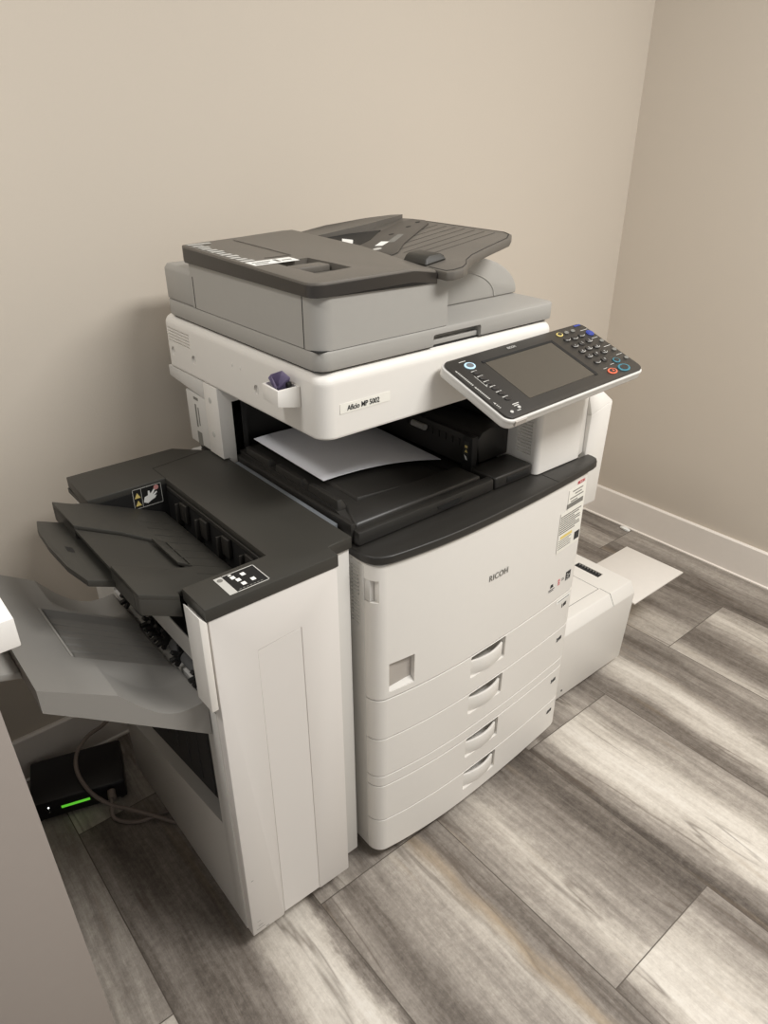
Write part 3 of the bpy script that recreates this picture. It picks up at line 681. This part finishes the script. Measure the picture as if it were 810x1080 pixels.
part('scuff_mark', rects(frame((-.290, -.0093, .05), (1, 0, 0), (0, 0, 1)), [(.004, .016, .014, .0168), (.003, .029, .010, .0296), (.0, .008, .018, .0086), (.002, .15, .006, .151), (.02, .0, .026, .0012)], .0002), 'inkg', dp)
part('side_edge', box(-.3005, -.2962, .010, .045, .05, .60, .001), 'cool', fin)
cvp = [(-.302, -.011), (-.0685, -.011), (-.0660, .020), (-.0175, .021), (-.0175, .487), (-.084, .557), (-.303, .557), (-.308, .431), (-.157, .431), (-.157, .062), (-.302, .062)]
tc = part('top_cover', prism(cvp, .7895, .8115, 'z', .0015, 2, 30), 'fin', fin, 'charcoal top cover')
part('cover_skirt', box(-.305, -.16, .432, .555, .78, .7895), 'fin', tc)
part('cover_seam', merge(box(-.158, -.1565, .431, .487, .8113, .8119), prism([(-.158, .4862), (-.0205, .5045), (-.0205, .5055), (-.158, .4875)], .8113, .8119)), 'deep', tc)
part('slot_lining', merge(box(-.1585, -.1565, .063, .430, .706, .7895), box(-.305, -.157, .4285, .4315, .706, .800), box(-.295, -.157, .062, .0645, .706, .80), box(-.295, -.158, .065, .428, .7055, .7075)), 'deep', tc)
for yy in (.11, .19, .27, .35):
    part('exit_finger', merge(box(-.1665, -.1585, yy-.016, yy+.010, .752, .790, .002), box(-.172, -.16, yy+.014, yy+.018, .735, .785, .001)), 'black', tc)
part('strip_bar', box(-.162, -.1585, .07, .42, .792, .800, .001), 'black', tc)
# caution sticker on the slot's rear wall
f = frame((-.226, .4283, .766), (1, 0, 0), (0, 0, 1))
cs = part('caution_sticker', rects(f, [(0, 0, .057, .041)], .0003), 'deep', fin, 'black caution sticker with hand symbol')
part('sticker_outline', rects(f, [(0, 0, .057, .0009), (0, .0401, .057, .041), (0, 0, .0009, .041), (.0561, 0, .057, .041), (.0165, 0, .0172, .041)], .0003, .0004), 'line', cs)
part('warning_triangle', rects(f, [[(.003, .006), (.0145, .006), (.0088, .017)], [(.003, .022), (.0145, .022), (.0088, .033)]], .0003, .0004), 'yellow', cs)
hand = [(.019, .010), (.027, .006), (.034, .010), (.042, .013), (.046, .018), (.041, .018), (.048, .024), (.046, .026), (.038, .021), (.044, .030), (.042, .032), (.034, .024), (.033, .031), (.030, .031), (.029, .022), (.022, .020)]
part('hand_symbol', rects(f, [hand], .0003, .0004), 'label', cs)
part('stop_symbol', rects(f, [ring_pts(.047, .034, .0050, .0050)], .0003, .0004), 'stop', cs)
# instruction print on the top
f = frame((-.256, -.001, .8115), (1, 0, 0), (0, 1, 0))
tl_ = part('instruction_plate', rects(f, [(.0, .0, .068, .052)], .0003), 'deep', fin, 'dark instruction plate')
part('plate_outline', rects(f, [(.014, .0505, .068, .052), (.0665, 0, .068, .052), (.014, 0, .068, .0015), [(.0, .0), (.013, .0), (.013, .052), (.0, .052)]], .0003, .0003), 'line', tl_)
part('plate_symbol', rects(f, [(.022, .034, .029, .042), (.026, .024, .033, .032), (.039, .034, .046, .042), (.028, .011, .035, .019), (.045, .013, .052, .021), (.022, .045, .027, .048)], .0003, .0006), 'label', tl_)
part('plate_dot', rects(f, [ring_pts(.0065, .043, .0045, .0045)]+[(.018+.006*i, .004, .022+.006*i, .0055) for i in range(7)], .0003, .0006), 'inkg', tl_)
# white side bracket
part('side_bracket', hexa([(-.313, -.010, .625), (-.3013, -.010, .625), (-.3013, .036, .625), (-.313, .036, .625), (-.313, -.012, .803), (-.3013, -.012, .789), (-.3013, .038, .789), (-.313, .038, .803)], .0015), 'white', fin, 'raised white strip')
# upper charcoal tray
k2 = .47
def uz(x): return .808+k2*(-.306-x)
def slant(pts, lift, th, kf=uz, bev=.002):
    q = prism(pts, 0, 1)
    for v in q.verts: v.co.z = kf(v.co.x)+lift-(0 if v.co.z > .5 else th)
    add_bevel(q, bev, 2, 30); return q
ut = slant([(-.371, .047), (-.312, .047), (-.3085, .063), (-.170, .066), (-.170, .426), (-.310, .427), (-.340, .414), (-.371, .413), (-.371, .304), (-.302, .292), (-.240, .26), (-.240, .16), (-.290, .143), (-.371, .148)], 0, .010)
up = part('upper_tray', ut, 'fin', fin, 'charcoal upper output tray')
part('tray_floor', slant([(-.3705, .150), (-.290, .145), (-.242, .16), (-.242, .26), (-.302, .290), (-.3705, .302)], -.007, .006, bev=0), 'fin', up)
sk = prism([(-.371, uz(-.371)-.008), (-.312, uz(-.312)-.008), (-.312, uz(-.312)-.038), (-.371, uz(-.371)-.036)], .047, .066, 'y', .001)
for q_ in (sk, box(-.371, -.366, .066, .150, uz(-.371)-.038, uz(-.371)-.006), box(-.371, -.366, .303, .400, uz(-.371)-.038, uz(-.371)-.006), prism([(-.371, uz(-.371)-.008), (-.312, uz(-.312)-.008), (-.312, uz(-.312)-.038), (-.371, uz(-.371)-.036)], .400, .413, 'y', .001)): part('tray_skirt', q_, 'fin', up)
part('tray_ridge', merge(slant([(-.262, .165), (-.246, .160), (-.246, .255), (-.262, .265)], .004, .006, bev=.001), *[slant([(-.2455, .13+.032*i), (-.178, .13+.032*i), (-.178, .133+.032*i), (-.2455, .133+.032*i)], .0006, .004, bev=0) for i in range(8)]), 'fin', up)
ext = part('tray_extension', slant([(-.409, .140), (-.366, .141), (-.345, .160), (-.345, .296), (-.358, .377), (-.410, .372), (-.420, .33), (-.424, .26), (-.421, .19)], -.025, .012), 'fin', fin, 'charcoal pull-out tray extension')
part('extension_mark', slant([(-.402, .245), (-.392, .242), (-.390, .262), (-.400, .266)], -.0248, .001, bev=0), 'deep', ext)
# lower grey tray
def lz(x, y):
    base = .764+.67*(-.525-x)
    e = 0
    for c in (.03, .41):      # dished near both sides
        d = abs(y-c)
        w = max(0, min(1, (.105-d)/.035))
        e = max(e, w)
    dip = 0
    if x > -.43: dip = .030*math.sin(math.pi*min(1, max(0, (x+.43)/.125)))
    mid = 0
    if -.452 < x and .135 < y < .295: mid = min(.014, (x+.452)*4)*min(1, (y-.135)/.006, (.295-y)/.006)
    rib = .0022*(1 if (int(y*1000) % 22) < 9 else 0) if (x > -.45 and .15 < y < .28) else 0
    return base-dip*e-mid*(1-e)+rib
def lower():
    nx, ny = 90, 190; bm = bmesh.new(); x0, x1, y0, y1 = -.528, -.302, .030, .412
    def bz(x): return (.731+(x+.533)*(.685-.731)/(.058)) if x < -.475 else (.685+(x+.475)*(.556-.685)/(.158))
    T = []; B = []
    for i in range(nx+1):
        x = x0+(x1-x0)*i/nx; T.append([]); B.append([])
        for j in range(ny+1):
            y = y0+(y1-y0)*j/ny
            T[-1].append(bm.verts.new((x, y, lz(x, y)))); B[-1].append(bm.verts.new((x, y, min(lz(x, y)-.003, bz(x)))))
    for i in range(nx):
        for j in range(ny):
            bm.faces.new((T[i][j], T[i+1][j], T[i+1][j+1], T[i][j+1])); bm.faces.new((B[i][j], B[i][j+1], B[i+1][j+1], B[i+1][j]))
        bm.faces.new((T[i][0], B[i][0], B[i+1][0], T[i+1][0])); bm.faces.new((T[i][ny], T[i+1][ny], B[i+1][ny], B[i][ny]))
    for j in range(ny):
        bm.faces.new((T[0][j], T[0][j+1], B[0][j+1], B[0][j])); bm.faces.new((T[nx][j], B[nx][j], B[nx][j+1], T[nx][j+1]))
    bmesh.ops.recalc_face_normals(bm, faces=bm.faces); return bm
lt = part('lower_tray', lower(), 'greyd', fin, 'grey lower output tray', ang=28)
def tray_line(pts, w=.0016):
    out = []
    for (xa, ya), (xb, yb) in zip(pts, pts[1:]):
        d = Vector((xb-xa, yb-ya)).normalized(); nx_, ny_ = -d.y*w, d.x*w
        q = prism([(xa-nx_, ya-ny_), (xb-nx_, yb-ny_), (xb+nx_, yb+ny_), (xa+nx_, ya+ny_)], 0, 1)
        for v in q.verts: v.co.z = .764+.67*(-.525-v.co.x)+(.0012 if v.co.z > .5 else -.004)
        out.append(q)
    return merge(*out)
part('tray_ridge', tray_line([(-.4545, .137), (-.4545, .293)]), 'grey', lt)
part('tray_end', prism([(-.560, .752), (-.5285, .742), (-.5285, .730), (-.560, .740)], .115, .18, 'y', .002), 'grey', lt)
# feed rollers between the trays
part('roller_shaft', cyl((-.286, .05, .640), (-.286, .42, .640), .005), 'deep', fin)
for y0, y1 in ((.075, .12), (.135, .165), (.285, .325), (.35, .40)):
    part('feed_roller', cyl((-.288, y0, .640), (-.288, y1, .640), .013, bev=.002), 'roll', fin, 'grey feed roller')
for i, yy in enumerate((.060, .128, .185, .205, .225, .245, .340)):
    gg = []
    for kx in range(8):
        t = R(45*kx+i*9); c = Vector((-.292, yy, .638))
        gg.append(hexa([c+Vector((math.cos(t)*r-math.sin(t)*s, dy, math.sin(t)*r+math.cos(t)*s)) for dy in (0, .008) for r, s in ((.004, -.0035), (.021, -.0025), (.021, .0025), (.004, .0035))]))
    gg.append(cyl((-.292, yy-.002, .638), (-.292, yy+.010, .638), .010)); part('paddle_gear', merge(*gg), 'deep', fin, 'black toothed wheel')
part('slot_back', box(-.2625, -.2605, .046, .424, .613, .661), 'deep', fin)
for cx, cy in ((-.265, .06), (-.06, .06), (-.265, .51), (-.06, .51)):
    part('caster', merge(cyl((cx, cy-.010, .020), (cx, cy+.010, .020), .020, bev=.002), box(cx-.014, cx+.014, cy-.008, cy+.008, .028, .036, .001)), 'rubber', fin)
part('docking_strip', box(-.0167, -.0070, .075, .412, .790, .8090, .0005), 'steel', fin, 'pale metal docking strip')

# ------------------------------------------------------------ large capacity tray at the right
lct = thing('paper_feed_cabinet', 'low white box-shaped paper cabinet with sloping front edge, right of the copier drawers', 'paper cabinet', (.8, .28, 0))
def lpr(x0, x1): return prism([(.047, .022), (.047, .238), (.064, .2695), (.500, .2695), (.500, .022)], x0, x1, 'x', .003, 2)
lb = lpr(.6025, .9955)
for v in lb.verts:
    if v.co.z < .05 and v.co.x > .9: v.co.x -= .022
lb = cut(lb, box(.936, .960, .135, .219, .262, .28, .001))
lbp = part('body', lb, 'white', lct)
part('lid_seam', merge(box(.604, .889, .0985, .0998, .2693, .2699), box(.8885, .8897, .0985, .46, .2693, .2699)), 'inkg', lct)
part('front_seam', merge(box(.8925, .8937, .064, .098, .2693, .2699), hexa([(.8925, .0462, .2375), (.8937, .0462, .2375), (.8937, .0470, .2375), (.8925, .0470, .2375), (.8925, .0635, .2700), (.8937, .0635, .2700), (.8937, .0650, .2698), (.8925, .0650, .2698)])), 'inkg', lct)
part('vent_grille', merge(box(.9365, .9595, .1355, .2185, .262, .263), *[box(.937, .959, .140+.0095*i, .1425+.0095*i, .263, .2685) for i in range(9)]), 'rubber', lct, 'dark slatted vent')
f = frame((.80, .155, .2695), (1, 0, 0), (0, 1, 0))
part('lid_print', rects(f, [[(.0, .0), (.052, .014), (.006, .028)], (-.02, -.006, .0, -.004), (-.01, .034, .012, .036), [(-.02, .012), (-.004, .010), (-.006, .024), (-.02, .026)]], .0003), 'line', lct)
part('side_flap', box(.997, 1.253, .042, .241, .197, .2015, .001), 'board', lct, 'flat pale board sticking out to the side')
part('flap_bracket', box(.975, 1.03, .06, .22, .186, .197, .001), 'cool', lct)
for xx in (.66, .70): part('screw_mark', cyl((xx, .0475, .045), (xx, .0462, .045), .003), 'rubber', lct)
for xx, yy in ((.64, .09), (.95, .09), (.64, .45), (.95, .45)): part('foot', cyl((xx, yy, 0), (xx, yy, .023), .014), 'rubber', lct)

# ------------------------------------------------------------ router and cables
rt = thing('router', 'black router box with a green strip on the floor against the back wall', 'router', (-.42, .60, 0))
rt.rotation_euler = (0, 0, R(-17))
def rpart(name, bm, m, label=None):      # local coordinates
    me = D.meshes.new(name); bm.to_mesh(me); bm.free(); finish(me, m); o = D.objects.new(name, me); COL.objects.link(o); o.parent = rt
    if label: o['label'] = label
rpart('case', box(-.103, .103, -.070, .070, .004, .058, .006), 'router')
rpart('green_strip', box(-.040, .022, -.0712, -.070, .028, .035, .0005), 'green', 'bright green strip')
for z, s in ((.040, .0018), (.026, .001), (.034, .001)): rpart('indicator_lamp', cyl((-.066, -.0695, z), (-.066, -.0712, z), s, 8), 'led' if s > .0015 else 'line')
for x, y in ((-.09, -.06), (.09, -.06), (-.09, .06), (.09, .06)): rpart('foot', cyl((x, y, 0), (x, y, .005), .006), 'rubber')
c1 = thing('network_cable', 'thick grey cable looping over the black router and down to the floor', 'cable', (-.40, .54, 0))
part('sheath', tube([(-.279, .700, .10), (-.300, .660, .115), (-.335, .645, .112), (-.371, .636, .11), (-.408, .608, .10), (-.424, .565, .085), (-.417, .517, .06), (-.391, .484, .03), (-.355, .442, .022), (-.325, .404, .0165), (-.295, .366, .009), (-.268, .335, .0052)], .0048), 'cable', c1)
c2 = thing('power_cable', 'shorter grey cable plugged into the router front and bending along the floor', 'cable', (-.37, .44, 0))
part('plug', cyl((-.3750, .5080, .042), (-.3805, .488, .036), .009, bev=.002), 'cable', c2)
part('sheath', tube([(-.380, .492, .037), (-.388, .478, .026), (-.394, .462, .012), (-.383, .442, .0055), (-.357, .418, .0055), (-.327, .408, .0055), (-.296, .400, .0055), (-.262, .389, .0055)], .0045), 'cable', c2)

# ------------------------------------------------------------ desk corner at the left
dk = thing('desk', 'white desktop corner on a plain taupe panel at the left edge', 'desk', (-.95, .3, 0))
part('desktop', box(-1.45, -.532, .004, .60, .8585, .900, .002), 'desk', dk)
part('front_panel', hexa([(-1.40, -.052+.06, 0), (-.5605, .008, 0), (-.5605, .030, 0), (-1.40, .030, 0), (-1.40, .008, .858), (-.5765, .008, .858), (-.5765, .030, .858), (-1.40, .030, .858)], .001), 'deskp', dk)
part('side_panel', box(-1.42, -1.395, .031, .58, 0, .8583, .001), 'deskp', dk)
part('side_panel', box(-.606, -.588, .031, .58, 0, .8583, .001), 'deskp', dk)  # unseen panel, added to block light between desk and finisher

# small scrap on the floor
ch = bmesh.new(); bmesh.ops.create_icosphere(ch, subdivisions=2, radius=1)
for v in ch.verts:
    s = .75+random.random()*.4; v.co = Vector((v.co.x*.011*s, v.co.y*.026*s, v.co.z*.006*s+.0055))
for v in ch.verts: v.co.z = max(v.co.z, 0)
ch.transform(Matrix.Translation((1.668, .492, 0)))
single('paper_scrap', ch, 'label', 'small white crumpled scrap on the floor at the foot of the right baseboard', 'paper')

# ------------------------------------------------------------ light
def area(name, loc, tgt, sx, sy, power, col):
    l = D.lights.new(name, 'AREA'); l.shape = 'RECTANGLE'; l.size = sx; l.size_y = sy; l.energy = power; l.color = col
    o = D.objects.new(name, l); COL.objects.link(o); o.location = loc
    o.rotation_euler = (Vector(tgt)-Vector(loc)).to_track_quat('-Z', 'Y').to_euler()
area('ceiling_light', (.75, -1.25, 2.58), (.75, -1.25, 0), 1.2, .6, 66, (1, .99, .972))
area('ceiling_light', (-1.25, .1, 2.58), (-1.25, .1, 0), .3, .3, 15, (1, .98, .95))
wd = D.worlds.new('room'); bpy.context.scene.world = wd; wd.use_nodes = True
bg = wd.node_tree.nodes['Background']; bg.inputs[0].default_value = (1.0, .985, .965, 1); bg.inputs[1].default_value = .42

# ------------------------------------------------------------ camera
cam = D.cameras.new('camera'); co = D.objects.new('camera', cam); COL.objects.link(co); bpy.context.scene.camera = co
fpx = 0.9593689173169683*800
cam.sensor_fit = 'HORIZONTAL'; cam.sensor_width = 36; cam.lens = fpx*36/810; cam.clip_start = .02
yaw, pit, rol = 0.6903421089657, 0.49427176502334774, -0.0028965893393220602
F = Vector((math.sin(yaw)*math.cos(pit), math.cos(yaw)*math.cos(pit), -math.sin(pit)))
Rr = Vector((math.cos(yaw), -math.sin(yaw), 0)); U = Rr.cross(F)
R2 = math.cos(rol)*Rr+math.sin(rol)*U; U2 = -math.sin(rol)*Rr+math.cos(rol)*U
mw = Matrix.Identity(4)
for i in range(3): mw[i][0] = R2[i]; mw[i][1] = U2[i]; mw[i][2] = -F[i]
mw.translation = Vector((-0.6390964444026577, -0.8158671141035511, 1.4186475215058194))
co.matrix_world = mw
s = bpy.context.scene
s.view_settings.view_transform = 'Standard'; s.view_settings.look = 'None'; s.view_settings.gamma = 1; s.view_settings.exposure = 0
s.view_settings.use_curve_mapping = False
